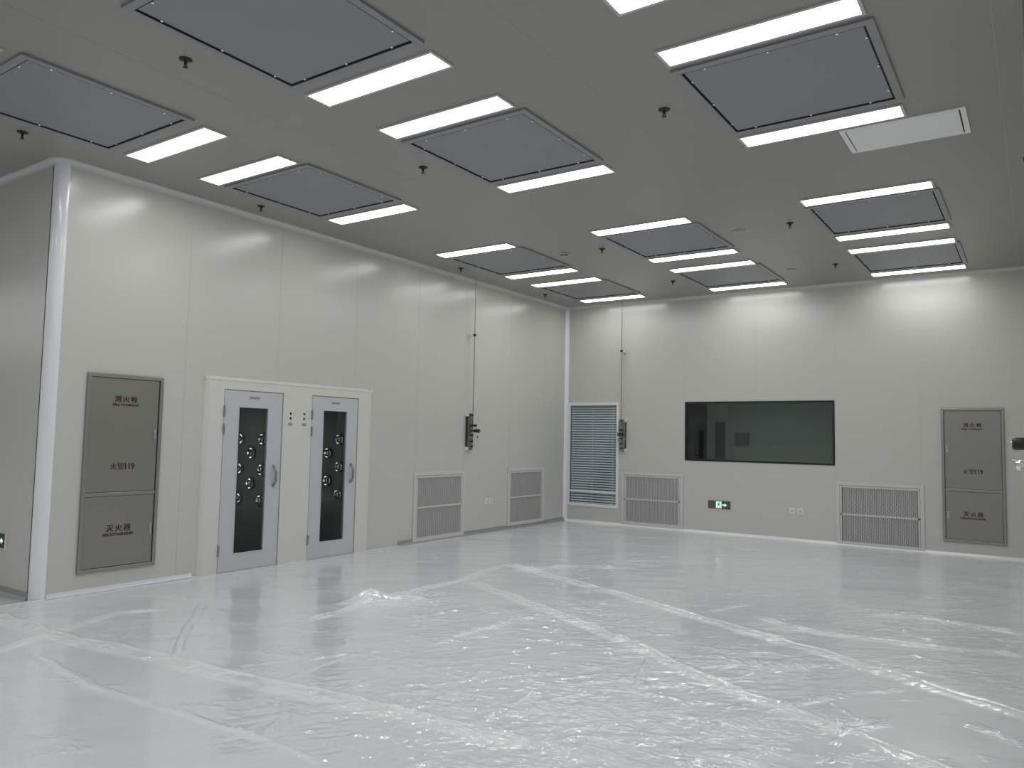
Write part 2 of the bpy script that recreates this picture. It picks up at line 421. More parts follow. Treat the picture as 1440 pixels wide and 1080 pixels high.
def film_crinkle(X, Y):
    rng = np.random.default_rng(23)
    n = value_noise(rng, X, Y, .55, .22, .5)*.6 + value_noise(rng, X, Y, .16, .09, .7)*.4
    a = .5*np.clip((n-.64)*6, 0, 1)
    for (cx, cy, rx, ry, w_) in ((5.35, -9.1, .75, .55, 1.0), (5.9, -8.7, .5, .35, .9), (4.25, -6.95, .45, .22, 1.0), (3.9, -6.6, .3, .3, .8), (6.05, -8.05, .4, .22, .9), (6.5, -8.3, .3, .15, .8), (2.65, -7.4, .25, .4, .5), (5.75, -6.2, .5, .12, .7), (6.7, -5.1, .5, .12, .7), (6.5, -7.2, .4, .2, .5), (4.9, -9.9, .5, .25, .7), (3.9, -8.3, .15, .4, .6), (1.2, -9.35, .25, .12, .6), (.35, -8.6, .2, .2, .5)):
        a = a + w_*np.exp(-((X-cx)/rx)**2-((Y-cy)/ry)**2)*np.clip((n-.36)*4, 0, 1.3)
    for k in ('a', 'B', 'C', 'F', 'd', 'o', 'p', 'q', 'r', 'k', 'i', 'm'):
        d, sg, tt, L = seg_dist(X, Y, FOLDS[k][0]); a = a + .8*np.exp(-(d/.07)**2)*np.clip((value_noise(rng, X, Y, .2, .12, .3)-.45)*4, 0, 1)
    return np.clip(a-.06, 0, 1.2)
def film_height(X, Y):
    rng = np.random.default_rng(11)
    h = .010*value_noise(rng, X, Y, .9, .5, .5) + .005*value_noise(rng, X, Y, .35, .18, .6)
    # taut wrinkles, stretched along one way, stronger in patches
    patch = np.clip(1.7*value_noise(rng, X, Y, 1.1, .9, .2)-.55, 0, 1)
    for (cx, cy, r, a) in ((5.35, -9.0, 1.1, 1.2), (4.3, -6.9, .55, .9), (6.2, -7.6, .7, .7), (2.7, -7.4, .7, .7), (5.6, -8.0, .6, .8), (6.6, -5.4, .6, .5), (3.0, -5.2, .7, .5), (4.6, -10.3, .7, .6)):
        patch = patch + a*np.exp(-((X-cx)**2+(Y-cy)**2)/(2*(r*.6)**2))
    patch = np.clip(patch, .12, 1.5)
    wr = np.zeros(X.shape)
    for cx, cy, ang, amp in ((.42, .07, .9, .006), (.3, .055, .45, .005), (.35, .05, 1.35, .004), (.16, .04, .1, .003), (.10, .05, 2.0, .003)):
        n = value_noise(rng, X + .05*value_noise(rng, X, Y, .3, .3, 0), Y + .08*value_noise(rng, X, Y, .3, .3, 1), cx, cy, ang)
        wr += amp*np.maximum(0, 1-np.abs(n-.5)*5)**1.5
    h = h + .45*patch*wr
    for pts, wd, ht in FOLDS.values():
        jx = .05*(value_noise(rng, X, Y, .25, .25, .3)-.5); jy = .05*(value_noise(rng, X, Y, .22, .22, .8)-.5)
        d, sg, tt, L = seg_dist(X+jx, Y+jy, pts)
        fade = np.clip(np.minimum(tt, L-tt)/.12+.25, 0, 1)
        bump = np.exp(-(sg/wd)**2*1.2)*np.exp(-(np.maximum(0, d-np.abs(sg))/.05)**2)
        rim = np.exp(-((sg-wd*.9)/(wd*.22))**2)*np.exp(-(np.maximum(0, d-np.abs(sg))/.05)**2)
        h = h + fade*ht*(.7*bump + .9*rim)*(.6+.8*value_noise(rng, X, Y, .18, .18, .1))
    # short sharp creases where the film was pulled tight
    rnd = random.Random(4)
    for k in range(95):
        x0, y0 = rnd.choice([(rnd.uniform(3.2, 7.4), rnd.uniform(-9.9, -7.2)), (rnd.uniform(2.4, 7.5), rnd.uniform(-8.5, -4.6)), (rnd.gauss(5.5, .7), rnd.gauss(-8.9, .5))])
        if y0 < -9.6 and x0 < 3: continue
        a = R(rnd.choice([rnd.gauss(78, 14), rnd.gauss(78, 14), rnd.gauss(25, 18), rnd.gauss(140, 20)])); l = rnd.uniform(.10, .42); wd = rnd.uniform(.012, .022); ht = rnd.uniform(.006, .013); bend = rnd.uniform(-.25, .25)
        ii = (np.abs(X[:, 0]-x0) < l+.1).nonzero()[0]; jj = (np.abs(Y[0]-y0) < l+.1).nonzero()[0]
        if not len(ii) or not len(jj): continue
        sl = (slice(ii[0], ii[-1]+1), slice(jj[0], jj[-1]+1)); dx, dy = X[sl]-x0, Y[sl]-y0
        u = dx*math.cos(a)+dy*math.sin(a); v = -dx*math.sin(a)+dy*math.cos(a)-bend*u*u/l
        h[sl] += ht*np.exp(-(v/wd)**2)*np.clip((l*.5-np.abs(u))/.05+.3, 0, 1)*(.6+.4*np.sin(u*40+k))
    # the raised peak in the fold near the second door
    p, q = (X-2.42)*.77-(Y+7.75)*.64, (X-2.42)*.64+(Y+7.75)*.77
    h = h + .12*np.exp(-((q+.02)/.17)**2-np.abs(p)/.09) + .05*np.exp(-((q-.3)/.22)**2-(p/.05)**2)
    return h + .004
def film():
    st = .0125
    xs = np.arange(.0, 7.8+1e-6, st); ys = np.concatenate([np.arange(-11.9, -.0, st), [0.]])
    xs = np.clip(xs, .004, 7.79); ys = np.clip(ys, None, -.004)
    X, Y = np.meshgrid(xs, ys, indexing='ij'); Z = film_height(X, Y)
    # taped flat and turned up a little against the walls
    edge = np.minimum(X, -Y); near = np.clip(edge/.10, 0, 1); Z = Z*near + .012*np.exp(-(edge/.02)**2)
    nx, ny = X.shape
    I, J = np.meshgrid(np.arange(nx-1), np.arange(ny-1), indexing='ij')
    q = np.stack([I*ny+J, (I+1)*ny+J, (I+1)*ny+J+1, I*ny+J+1], -1).reshape(-1, 4)
    P = np.stack([X, Y, Z], -1).reshape(-1, 3)
    K = film_crinkle(X, Y).reshape(-1).astype(np.float32)
    A = film_layers(X, Y).reshape(-1).astype(np.float32)
    ctr = P[q].mean(1); cx, cy = ctr[:, 0], ctr[:, 1]
    ya = np.interp(cx, [p[0] for p in FOLDS['a'][0]], [p[1] for p in FOLDS['a'][0]])
    yC = np.interp(cx, [p[0] for p in FOLDS['C'][0]], [p[1] for p in FOLDS['C'][0]])
    yB = np.interp(cx, [p[0] for p in FOLDS['B'][0]], [p[1] for p in FOLDS['B'][0]])
    xc = 2.4
    cls = np.where(cy < ya, 0, np.where(cx < xc, 1, np.where(cy > yC, 2, np.where(cy > yB, 3, 4))))
    cls = np.where((cx > 5.4) & (cy < yB) & (cls == 0), 4, cls)
    labs = ['clear film sheet nearest the camera, in front of the long taped seam',
            'sheet of clear film on the floor along the foot of the two glazed doors',
            'sheet of clear film on the floor below the long dark window',
            'narrow sheet of clear film between the two slanting seams in mid floor',
            'heavily crinkled sheet of clear film in the middle of the foreground']
    for k in range(5):
        f = q[cls == k]; used = np.unique(f); mp = np.full(len(P), -1); mp[used] = np.arange(len(used))
        me = bpy.data.meshes.new('floor_film'); me.from_pydata(P[used].tolist(), [], mp[f].tolist()); me.materials.append(FILM); me.shade_smooth()
        at = me.attributes.new('layers', 'FLOAT', 'POINT'); at.data.foreach_set('value', A[used])
        at = me.attributes.new('crinkle', 'FLOAT', 'POINT'); at.data.foreach_set('value', K[used])
        tag(link('floor_film', me), labs[k], 'plastic sheet', 'plastic film laid over the floor')
    m = MB()
    m.box(.0, 13, -20.9, -11.9, .001, .007); m.box(-26.9, 0, -20.9, -9.95, .001, .007); m.box(7.8, 13, -11.9, -9.4, .001, .007)
    tag(link('floor_film', m.mesh('floor_film', FILM)), 'flat outer film around the crinkled sheets, reaching past the corner post', 'plastic sheet', 'plastic film laid over the floor')
    # glossy turned-up edge of film taped along the door wall
    tag(link('film_edging', MB().extrude([(0, 0), (.03, 0), (.008, .02), (.004, .045), (0, .045)], (0.001, -8.05, 0.008), (1, 0, 0), (0, 0, 1), (0, -1, 0), 1.5).mesh('edge', FILM)),
        'turned-up white film edge taped to the wall below the hydrant cabinet', 'film edge')
film()

# ------------------------------------------------------------------ ceiling lights, filters, sprinklers
ORD = ['first', 'second', 'third', 'fourth', 'fifth', 'sixth', 'seventh', 'eighth', 'ninth', 'tenth', 'eleventh', 'twelfth']
COLNAME = ['row along the door wall', 'middle row', 'row farthest from the doors']
LX, LW = 1.2245, .2125
def make_light():
    t = thing('ceiling_light', '', 'light', group='strip lights in the ceiling')
    fr = .022
    # ring in the ceiling plane
    m = MB()
    m.box(-fr, LX+fr, -fr, 0, -.012, .0); m.box(-fr, LX+fr, LW, LW+fr, -.012, .0)
    m.box(-fr, 0, 0, LW, -.012, .0); m.box(LX, LX+fr, 0, LW, -.012, .0)
    part('frame', m, LFRAME, t)
    part('diffuser', MB().quad((0, 0, -.009), (0, LW, -.009), (LX, LW, -.009), (LX, 0, -.009)), DIFF, t, 'glowing white diffuser')
    return t
FW, FL = 1.2, 1.215
def make_filter():
    t = thing('ceiling_filter', '', 'air filter', group='grey filter panels in the ceiling')
    b = .055
    m, q = MB(), MB()
    for (x0, x1, y0, y1) in ((-b, FW+b, -b, 0), (-b, FW+b, FL, FL+b), (-b, 0, 0, FL), (FW, FW+b, 0, FL)):
        m.box(x0, x1, y0, y1, -.02, 0)
    part('frame', m, FFRAME, t, bevel=.003)
    e = .006
    for (x0, x1, y0, y1) in ((0, FW, 0, e), (0, FW, FL-e, FL), (0, e, e, FL-e), (FW-e, FW, e, FL-e)):
        q.box(x0, x1, y0, y1, -.0185, -.001)  # inner frame walls coloured dark to stand in for the shadow line
    q.box(e, FW-e, e, FL-e, -.003, -.001)
    part('shadow_lining', q, DARK, t, 'dark lining painted as the shadow line round the plate')
    g = .015
    part('filter_plate', MB().box(g, FW-g, g, FL-g, -.0095, -.004), FILTER, t)
    sm = MB().lathe((0, 0, 0), (0, 0, -1), [(0, .011), (.006, .010), (.011, .004)], 10).mesh('screw', SCREW, True)
    for k in (.14, .5, .86):
        for (x, y) in ((k*FW, .022), (k*FW, FL-.022), (.022, k*FL), (FW-.022, k*FL)):
            link('screw', sm, t, (x, y, -.0095))
    return t
LXS = [.658, 3.139, 5.663]
FXS = [.705, 3.170, 5.683]
LYS = [-11.11, -9.32, -8.545, -6.81, -4.79, -3.07, -2.30, -.60]      # near edge of each strip, per row pair
FYS = [-10.725, -8.20, -4.475, -2.02]
light0 = make_light(); filt0 = make_filter(); usedl = usedf = False
for c in range(3):
    for i, y in enumerate(LYS):
        lab = f'lit ceiling strip light, {ORD[7-i]} from the window wall in the {COLNAME[c]}'
        yy = y + (-.05, 0, .035)[c]*(1 if c != 1 else 0)
        if not usedl: light0.location = (LXS[c], yy, H); light0['label'] = lab; usedl = True
        else: copy_tree(light0, (LXS[c], yy, H), lab)
    for i, y in enumerate(FYS):
        lab = f'square grey ceiling filter, {ORD[3-i]} from the window wall in the {COLNAME[c]}'
        yy = y + (-.055, .005, .04)[c]
        if not usedf: filt0.location = (FXS[c], yy, H); filt0['label'] = lab; usedf = True
        else: copy_tree(filt0, (FXS[c], yy, H), lab)
# the same fixtures go on behind the camera
k = 0
spots = [(x, y) for y in (-13.3, -14.9, -16.6, -18.2) for x in (*LXS, 8.3, 10.8)] + [(x, y) for y in (-13.3, -14.9, -16.6) for x in (-1.9, -4.4)]
spots += [(-6.9-2.5*i, y) for y in (-13.3, -14.9, -16.6, -18.2) for i in range(8)]
for x, y in spots:
    copy_tree(light0, (x, y, H), f'lit strip light outside the view, {k+1} along the unseen back bays'); k += 1

def make_sprinkler():
    t = thing('sprinkler', '', 'sprinkler', group='pendant sprinklers in the ceiling')
    part('rosette', MB().lathe((0, 0, 0), (0, 0, -1), [(0, .046), (.006, .044), (.014, .026), (.018, .014)], 20), BLACK, t, smooth=True)
    m = MB().tube((0, 0, -.012), (0, 0, -.038), .013, .010)
    m.tube((-.011, 0, -.034), (-.009, 0, -.056), .004, n=6).tube((.011, 0, -.034), (.009, 0, -.056), .004, n=6)
    part('frame_arms', m, BLACK, t)
    part('deflector', MB().lathe((0, 0, -.055), (0, 0, -1), [(0, .006), (.003, .018), (.006, .018), (.009, .004)], 12), BLACK, t)
    return t
sp0 = make_sprinkler(); first = True
SPX = [.39, 2.84, 5.335]; SPY = [-1.46, -3.93, -7.64, -10.16]
SPN = ['beside the door wall', 'between the first and middle filter rows', 'between the middle and last filter rows']
for c in range(3):
    for r in range(4):
        if c == 2 and r == 3: continue
        lab = f'black sprinkler, {ORD[r]} from the window wall, {SPN[c]}'
        if first: sp0.location = (SPX[c], SPY[r], H); sp0['label'] = lab; first = False
        else: copy_tree(sp0, (SPX[c], SPY[r], H), lab)

def detector(x, y, label, dome):
    t = thing('smoke_detector', label, 'detector', (x, y, H), group='round detectors in the ceiling')
    part('base', MB().lathe((0, 0, 0), (0, 0, -1), [(0, .075), (.006, .075), (.012, .068), (.014, .05)], 24), DETECT, t, smooth=True)
    if dome:
        part('sensor_head', MB().lathe((0, 0, -.013), (0, 0, -1), [(0, .05), (.02, .05), (.03, .04), (.036, .015)], 24), DETECT, t, smooth=True)
        part('sensing_slot', MB().lathe((0, 0, -.022), (0, 0, -1), [(0, .0505), (.006, .0505)], 24), BLACK, t)
    else:
        part('sensor_head', MB().lathe((0, 0, -.013), (0, 0, -1), [(0, .05), (.005, .046), (.008, .02)], 24), DETECT, t, smooth=True)
detector(2.24, -3.93, 'pale round smoke detector between the filter panels near the inner corner', True)
detector(4.71, -3.88, 'flat round pale detector between the middle and last filter rows, farther from the window wall', False)
detector(4.70, -1.39, 'flat round pale detector between the middle and last filter rows, closer to the window wall', False)

def hatch():
    t = thing('ceiling_hatch', 'oblong white access hatch in the ceiling beside the last row of strip lights', 'hatch', (6.395, -6.505, H))
    w_, l_ = .91, .575
    part('hatch_frame', MB().box(0, .04, 0, l_, -.014, 0).box(w_-.04, w_, 0, l_, -.014, 0).box(.04, w_-.04, 0, .03, -.014, 0).box(.04, w_-.04, l_-.03, l_, -.014, 0), HATCH, t, bevel=.003)
    part('hatch_cover', MB().box(.05, w_-.05, .03, l_-.03, -.016, -.004), HATCH, t)
    part('hatch_gap', MB().box(.04, w_-.04, .03, l_-.03, -.003, -.001), DARK, t, 'dark slot at each end of the cover')
hatch()

# ------------------------------------------------------------------ lettering
FONT_CACHE = {}
def lettering(name, text, parent, x, z, width, height, y, material, bold=0.0):
    cu = bpy.data.curves.new(name, 'FONT'); cu.body = text; cu.align_x = 'CENTER'; cu.align_y = 'CENTER'; cu.size = 1; cu.offset = bold
    cu.resolution_u = 3
    tmp = bpy.data.objects.new('tmp', cu); COL.objects.link(tmp)
    dg = bpy.context.evaluated_depsgraph_get(); me = bpy.data.meshes.new_from_object(tmp.evaluated_get(dg))
    bpy.data.objects.remove(tmp); bpy.data.curves.remove(cu)
    n = len(me.vertices)
    if n == 0: return None
    co = np.empty(n*3); me.vertices.foreach_get('co', co); co = co.reshape(-1, 3)
    lo, hi = co.min(0), co.max(0); sz = np.maximum(hi-lo, 1e-6)
    out = np.zeros_like(co)
    out[:, 0] = x + ((co[:, 0]-lo[0])/sz[0]-.5)*width
    out[:, 2] = z + ((co[:, 1]-lo[1])/sz[1]-.5)*height
    out[:, 1] = y
    me.vertices.foreach_set('co', out.ravel()); me.update(); me.materials.clear(); me.materials.append(material)
    return link(name, me, parent)

# ------------------------------------------------------------------ fire cabinets
def hydrant_cabinet(label, loc, rz, latch_right):
    """local x from 0 to .8, z from floor"""
    W, Z0, Z1 = .798, .198, 2.165
    t = thing('fire_cabinet', label, 'fire cabinet', loc, rz, 'recessed steel fire cabinets')
    fw = .038
    part('cabinet_box', MB().box(.028, W-.028, .03, .055, Z0+.025, Z1-.025), DARK, t)
    m = MB().frame(0, W, Z0, Z1, fw, -.022, .0)
    m.box(fw, W-fw, -.016, 0, .94, .977)
    part('frame', m, STEELF, t, bevel=.005)
    g = .004
    sx = W-fw-.035 if latch_right else fw+.035
    for nm, z0, z1, lz in (('upper_door', .977+g, Z1-fw-g, 1.565), ('lower_door', Z0+fw+g, .94-g, .588)):
        d = part(nm, MB().box(fw+g, W-fw-g, -.008, .02, z0, z1), STEEL, t, bevel=.002)
        part('latch', MB().box(sx-.012, sx+.012, -.015, -.008, lz-.05, lz+.05)  .box(sx-.006, sx+.006, -.022, -.015, lz-.03, lz+.02), LATCH, d, bevel=.002)
        if nm == 'upper_door':
            lettering('lettering', '消', d, .317, 1.918, .075, .066, -.0095, INK, .03)
            lettering('lettering', '火', d, .402, 1.918, .075, .066, -.0095, INK, .03)
            lettering('lettering', '栓', d, .487, 1.918, .075, .066, -.0095, INK, .03)
            lettering('lettering', 'FIRE HYDRANT', d, .402, 1.857, .275, .026, -.0095, INK, .04)
            lettering('lettering', '火', d, .307, 1.235, .066, .066, -.0095, INK, .03)
            lettering('lettering', '警', d, .382, 1.235, .074, .074, -.0095, INK, .0)
            lettering('lettering', '119', d, .475, 1.235, .1, .068, -.0095, INK, .03)
        else:
            for k, ch in enumerate('灭火器'):
                lettering('lettering', ch, d, .305+.088*k, .615, .078, .07, -.0095, INK, .03 if k < 2 else .018)
            lettering('lettering', 'FIRE EXTINGUISHER', d, .393, .553, .315, .03, -.0095, INK, .04)
    return t
hydrant_cabinet('steel fire hydrant cabinet in the door wall, between the corner post and the doors', (0, -9.289, 0), DOORWALL, True)
hydrant_cabinet('steel fire hydrant cabinet in the window wall, right of the wide perforated grille', (6.504, 0, 0), FARWALL, False)

# ------------------------------------------------------------------ air shower front with two doors
def air_shower_front():
    t = thing('door_surround', 'raised off-white surround panel framing both glazed doors', 'door surround', (0, 0, 0), DOORWALL)
    U0, U1, ZT, th = -8.0, -5.385, 2.235, .028
    m = MB()
    def slab(a, b, c, d): m.box(a, b, -th, -.001, c, d)
    slab(U0+.05, D1[0], 0, ZT-.05); slab(D1[1], D2[0], 0, ZT-.05); slab(D2[1], U1-.05, 0, ZT-.05)
    slab(D1[0], D1[1], 2.095, ZT-.05); slab(D2[0], D2[1], 2.095, ZT-.05)
    part('panel', m, SURR, t)
    # splayed moulding all round
    e = MB(); p = [(0, 0), (.05, 0), (.05, th), (.035, th+.006), (.012, th-.012)]
    e.extrude([(a, b) for a, b in p], (U0, -.001, 0), (1, 0, 0), (0, -1, 0), (0, 0, 1), ZT)
    e.extrude(p, (U1, -.001, 0), (-1, 0, 0), (0, -1, 0), (0, 0, 1), ZT)
    e.extrude(p, (U0, -.001, ZT), (0, 0, -1), (0, -1, 0), (1, 0, 0), U1-U0)
    part('moulding', e, SURR, t)
    for u, lb in ((-6.80, 'a'), (-6.586, 'b')):
        s = thing('indicator_light_set', 'two dark indicator lamps over a small plate, ' + ('closer to the first door with the lower latch side' if 0 else ('beside the wider first door' if lb == 'a' else 'beside the second door hinges')), 'indicator light', (th, u, 0), DOORWALL, 'indicator lamps between the doors')
        for z in (1.847, 1.787):
            part('lamp', MB().lathe((0, 0, z), (0, -1, 0), [(0, .014), (.006, .014), (.012, .009), (.014, .003)], 14), VSIDE, s, smooth=True)
        part('name_plate', MB().box(-.032, .032, -.003, 0, 1.695, 1.73), GREYC, s)
air_shower_front()

def glazed_door(idx, u0, u1, label, gl):
    t = thing(f'door_{idx}', label, 'door', (0, 0, 0), DOORWALL, kind='structure')
    W0, W1, ZB, ZT = u0+.012, u1-.012, .012, 2.085
    y0, y1 = -.022, .018
    m = MB(); a, b, c, d = gl
    m.box(W0, a, y0, y1, ZB, ZT); m.box(b, W1, y0, y1, ZB, ZT); m.box(a, b, y0, y1, ZB, c); m.box(a, b, y0, y1, d, ZT)
    leaf = part('door_leaf', m, DOORM, t)
    part('glazing_bead', MB().frame(a-.006, b+.006, c-.006, d+.006, .012, y0-.005, y0), DOORM, leaf)
    part('glass_pane', MB().box(a, b, -.006, 0, c, d), GDOOR, leaf)
    part('jamb', MB().box(u0+.001, u0+.009, -.024, .05, 0, 2.09).box(u1-.009, u1-.001, -.024, .05, 0, 2.09).box(u0+.009, u1-.009, -.024, .05, 2.088, 2.094), GREYC, t)
    # pull handle
    hx = u1-.105; pts = []
    for k in range(13):
        s = k/12; z = .965+.235*s; out = .045*min(1, 4*min(s, 1-s))**.6
        pts.append((hx, y0-.004-out, z))
    h = MB().sweep(pts, .014, 10)
    h.lathe((hx, y0, .965), (0, -1, 0), [(0, .02), (.007, .02), (.01, .012)], 14); h.lathe((hx, y0, 1.2), (0, -1, 0), [(0, .02), (.007, .02), (.01, .012)], 14)
    part('door_handle', h, STEELF, leaf, smooth=True)
    for z in (1.845, 1.63, .255):
        part('hinge', MB().tube((u0+.006, -.034, z-.06), (u0+.006, -.034, z+.06), .011), STEELF, leaf, smooth=True)
    mid = (u0+u1)/2
    pl_ = part('name_plate', MB().box(mid-.07, mid+.07, y0-.004, y0, 2.0, 2.025), GREYC, leaf, 'small grey plate')
    return t
glazed_door(1, D1[0], D1[1], 'grey door with a tall dark glass pane, closer to the hydrant cabinet', (D1[0]+.205, D1[1]-.217, .205, 1.898))
glazed_door(2, D2[0], D2[1], 'grey door with a tall dark glass pane, farther from the hydrant cabinet', (D2[0]+.2, D2[1]-.2, .208, 1.91))

def booth(u0, u1, noz, label):
    """air shower room behind a door; local frame of the door wall, interior at +y"""
    t = thing('air_shower_booth', label, 'air shower', (0, 0, 0), DOORWALL, 'air showers behind the doors')
    a, b, y0, y1, zt = u0-.05, u1+.05, .065, 1.45, 2.2
    m = MB()
    m.quad((a, y1, 0), (b, y1, 0), (b, y1, zt), (a, y1, zt)); m.quad((a, y0, 0), (a, y1, 0), (a, y1, zt), (a, y0, zt))
    m.quad((b, y0, 0), (b, y1, 0), (b, y1, zt), (b, y0, zt)); m.quad((a, y0, zt), (b, y0, zt), (b, y1, zt), (a, y1, zt))
    m.quad((a, y0, .004), (b, y0, .004), (b, y1, .004), (a, y1, .004))
    m.quad((a, y0, 0), (u0, y0, 0), (u0, y0, zt), (a, y0, zt)); m.quad((u1, y0, 0), (b, y0, 0), (b, y0, zt), (u1, y0, zt)); m.quad((u0, y0, 2.095), (u1, y0, 2.095), (u1, y0, zt), (u0, y0, zt))
    part('lining', m, BOOTH, t)
    part('inner_grille', MB().frame(a+.25, b-.25, 1.72, 1.95, .02, y1-.02, y1-.001).box(a+.27, b-.27, y1-.012, y1-.004, 1.74, 1.93), DARK, t)
    part('kick_board', MB().box(a+.01, b-.01, y1-.015, y1-.002, .01, .42), DARK, t)
    part('recessed_pull', MB().box((a+b)/2+.1, (a+b)/2+.13, y1-.014, y1-.002, .55, .72), BLACK, t)
    part('fill_glow_pane', MB().box(a+.12, a+.42, y1-.03, y1-.004, .5, 1.9), FILLGLOW, t, 'unseen glowing pane added to light the nozzles')  # added pane, out of view, glows so the chrome nozzles show
    for (d, z) in noz:
        r = .07
        part('nozzle_ring', MB().lathe((b-.001, d, z), (-1, 0, 0), [(0, .09), (.006, .09), (.01, .074)], 20), BLACK, t, smooth=True)
        o = part('air_nozzle', MB().lathe((b, d, z), (-1, 0, 0), [(0, r), (.012, r), (.02, r*.9), (.022, r*.72), (.04, r*.66), (.056, r*.48), (.062, r*.3), (.055, r*.22)], 20), CHROME, t, smooth=True)
booth(D1[0], D1[1], [(.855, 1.52), (.40, 1.52), (.62, 1.34), (.855, 1.135), (.40, 1.135), (.62, .952), (.855, .754), (.40, .75)], 'dark air shower seen through the door closer to the hydrant cabinet, with chrome nozzles')
booth(D2[0], D2[1], [(.37, 1.53), (.60, 1.335), (.37, 1.148), (.60, .946), (.37, .765)], 'dark air shower seen through the door farther from the hydrant cabinet, with chrome nozzles')

# ------------------------------------------------------------------ perforated wall grilles
def perforated(u0, u1, z0, z1, y, px=.0255, pz=.0255, hr=.0088):
    m = MB(); nx = max(1, int((u1-u0)/px)); nz = max(1, int((z1-z0)/pz)); px = (u1-u0)/nx; pz = (z1-z0)/nz
    n = 6
    for i in range(nx):
        x0 = u0+i*px; x1 = x0+px; cx = (x0+x1)/2
        off = .5*pz if i % 2 else 0
        if off:
            m.quad((x0, y, z0), (x1, y, z0), (x1, y, z0+off), (x0, y, z0+off)); m.quad((x0, y, z1-off), (x1, y, z1-off), (x1, y, z1), (x0, y, z1))
        for j in range(nz-(1 if off else 0)):
            a = z0+off+j*pz; b = a+pz; cz = (a+b)/2
            ring = [(cx+hr*math.cos(math.pi*k/3), y, cz+hr*math.sin(math.pi*k/3)) for k in range(6)]
            outer = [(x1, y, cz), (x1, y, b), (x0, y, b), (x0, y, cz), (x0, y, a), (x1, y, a)]
            m.add(ring+outer, [(k, (k+1) % 6, 6+(k+1) % 6, 6+k) for k in range(6)])
    return m
def vent(label, u0, u1, z0, z1, rz, trimw=.055):
    """outer trim from u0..u1, z0..z1 in the wall's own run"""
    w_ = u1-u0
    loc = (u0, 0, 0) if rz == FARWALL else (0, u0, 0)
    t = thing('wall_grille', label, 'air grille', loc, rz, 'perforated return air grilles')
    part('outer_trim', MB().frame(0, w_, z0, z1, trimw, -.016, -.001), MESHF, t, bevel=.004)
    a, b, c, d = trimw+.006, w_-trimw-.006, z0+trimw*.55, z1-trimw-.006
    part('inner_frame', MB().frame(a, b, c, d, .026, -.012, .02).box(a, b, -.012, .01, (c+d)/2-.011, (c+d)/2+.011), MESHF, t)
    me = perforated(a+.026, b-.026, c+.026, (c+d)/2-.011, 0.0)
    me2 = perforated(a+.026, b-.026, (c+d)/2+.011, d-.026, 0.0)
    part('perforated_sheet', me, MESHM, t); part('perforated_sheet', me2, MESHM, t)
    part('duct', MB().box(a+.01, b-.01, .045, .058, c+.01, d-.01), DUCT, t)
    return t
vent('perforated white grille low on the door wall, closer to the doors', -4.445, -3.215, .02, 1.055, DOORWALL)
vent('perforated white grille low on the door wall, beside the inner corner', -1.985, -.78, .055, 1.065, DOORWALL)
vent('perforated grille low on the window wall, between the slatted blind panel and the exit sign', 1.235, 2.445, .035, 1.01, FARWALL)
vent('perforated grille low on the window wall, beside the steel hydrant cabinet', 5.015, 6.265, .012, 1.005, FARWALL)

# ------------------------------------------------------------------ windows in the far wall
def dark_window():
    t = thing('window_1', 'long dark tinted window with a black frame in the far wall', 'window', (0, 0, 0), FARWALL, kind='structure')
    u0, u1, z0, z1 = WIN
    part('window_frame', MB().frame(u0, u1, z0, z1, .032, -.006, .05), BLACK, t, 'black frame')
    part('glass_pane', MB().box(u0+.02, u1-.02, .012, .02, z0+.02, z1-.02), GWIN, t)
    d = 1.1; a, b, c, e = u0-.0, u1+.0, z0-.0, z1
    m = MB()
    m.quad((a, d, c), (b, d, c), (b, d, e), (a, d, e))
    m.quad((b, .062, c), (b, d, c), (b, d, e), (b, .062, e)); m.quad((a, .062, e), (b, .062, e), (b, d, e), (a, d, e)); m.quad((a, .062, c), (b, .062, c), (b, d, c), (a, d, c))
    part('inner_room', m, WALL, t)
    part('side_lining', MB().quad((a, .062, c), (a, d, c), (a, d, e), (a, .062, e)), BOOTH, t, 'dark side lining')
    part('dark_strip', MB().box(a+.002, a+.02, .5, .8, c+.06, c+.62), BLACK, t, 'dark upright strip')
    part('inner_panel', MB().box(a+.18, a+.36, d-.02, d-.001, c+.02, c+.72), INNER, t, 'grey upright panel')
    part('inner_box', MB().box(a+.55, a+.80, d-.05, d-.001, c+.28, c+.52), INNER, t, 'grey box')
dark_window()
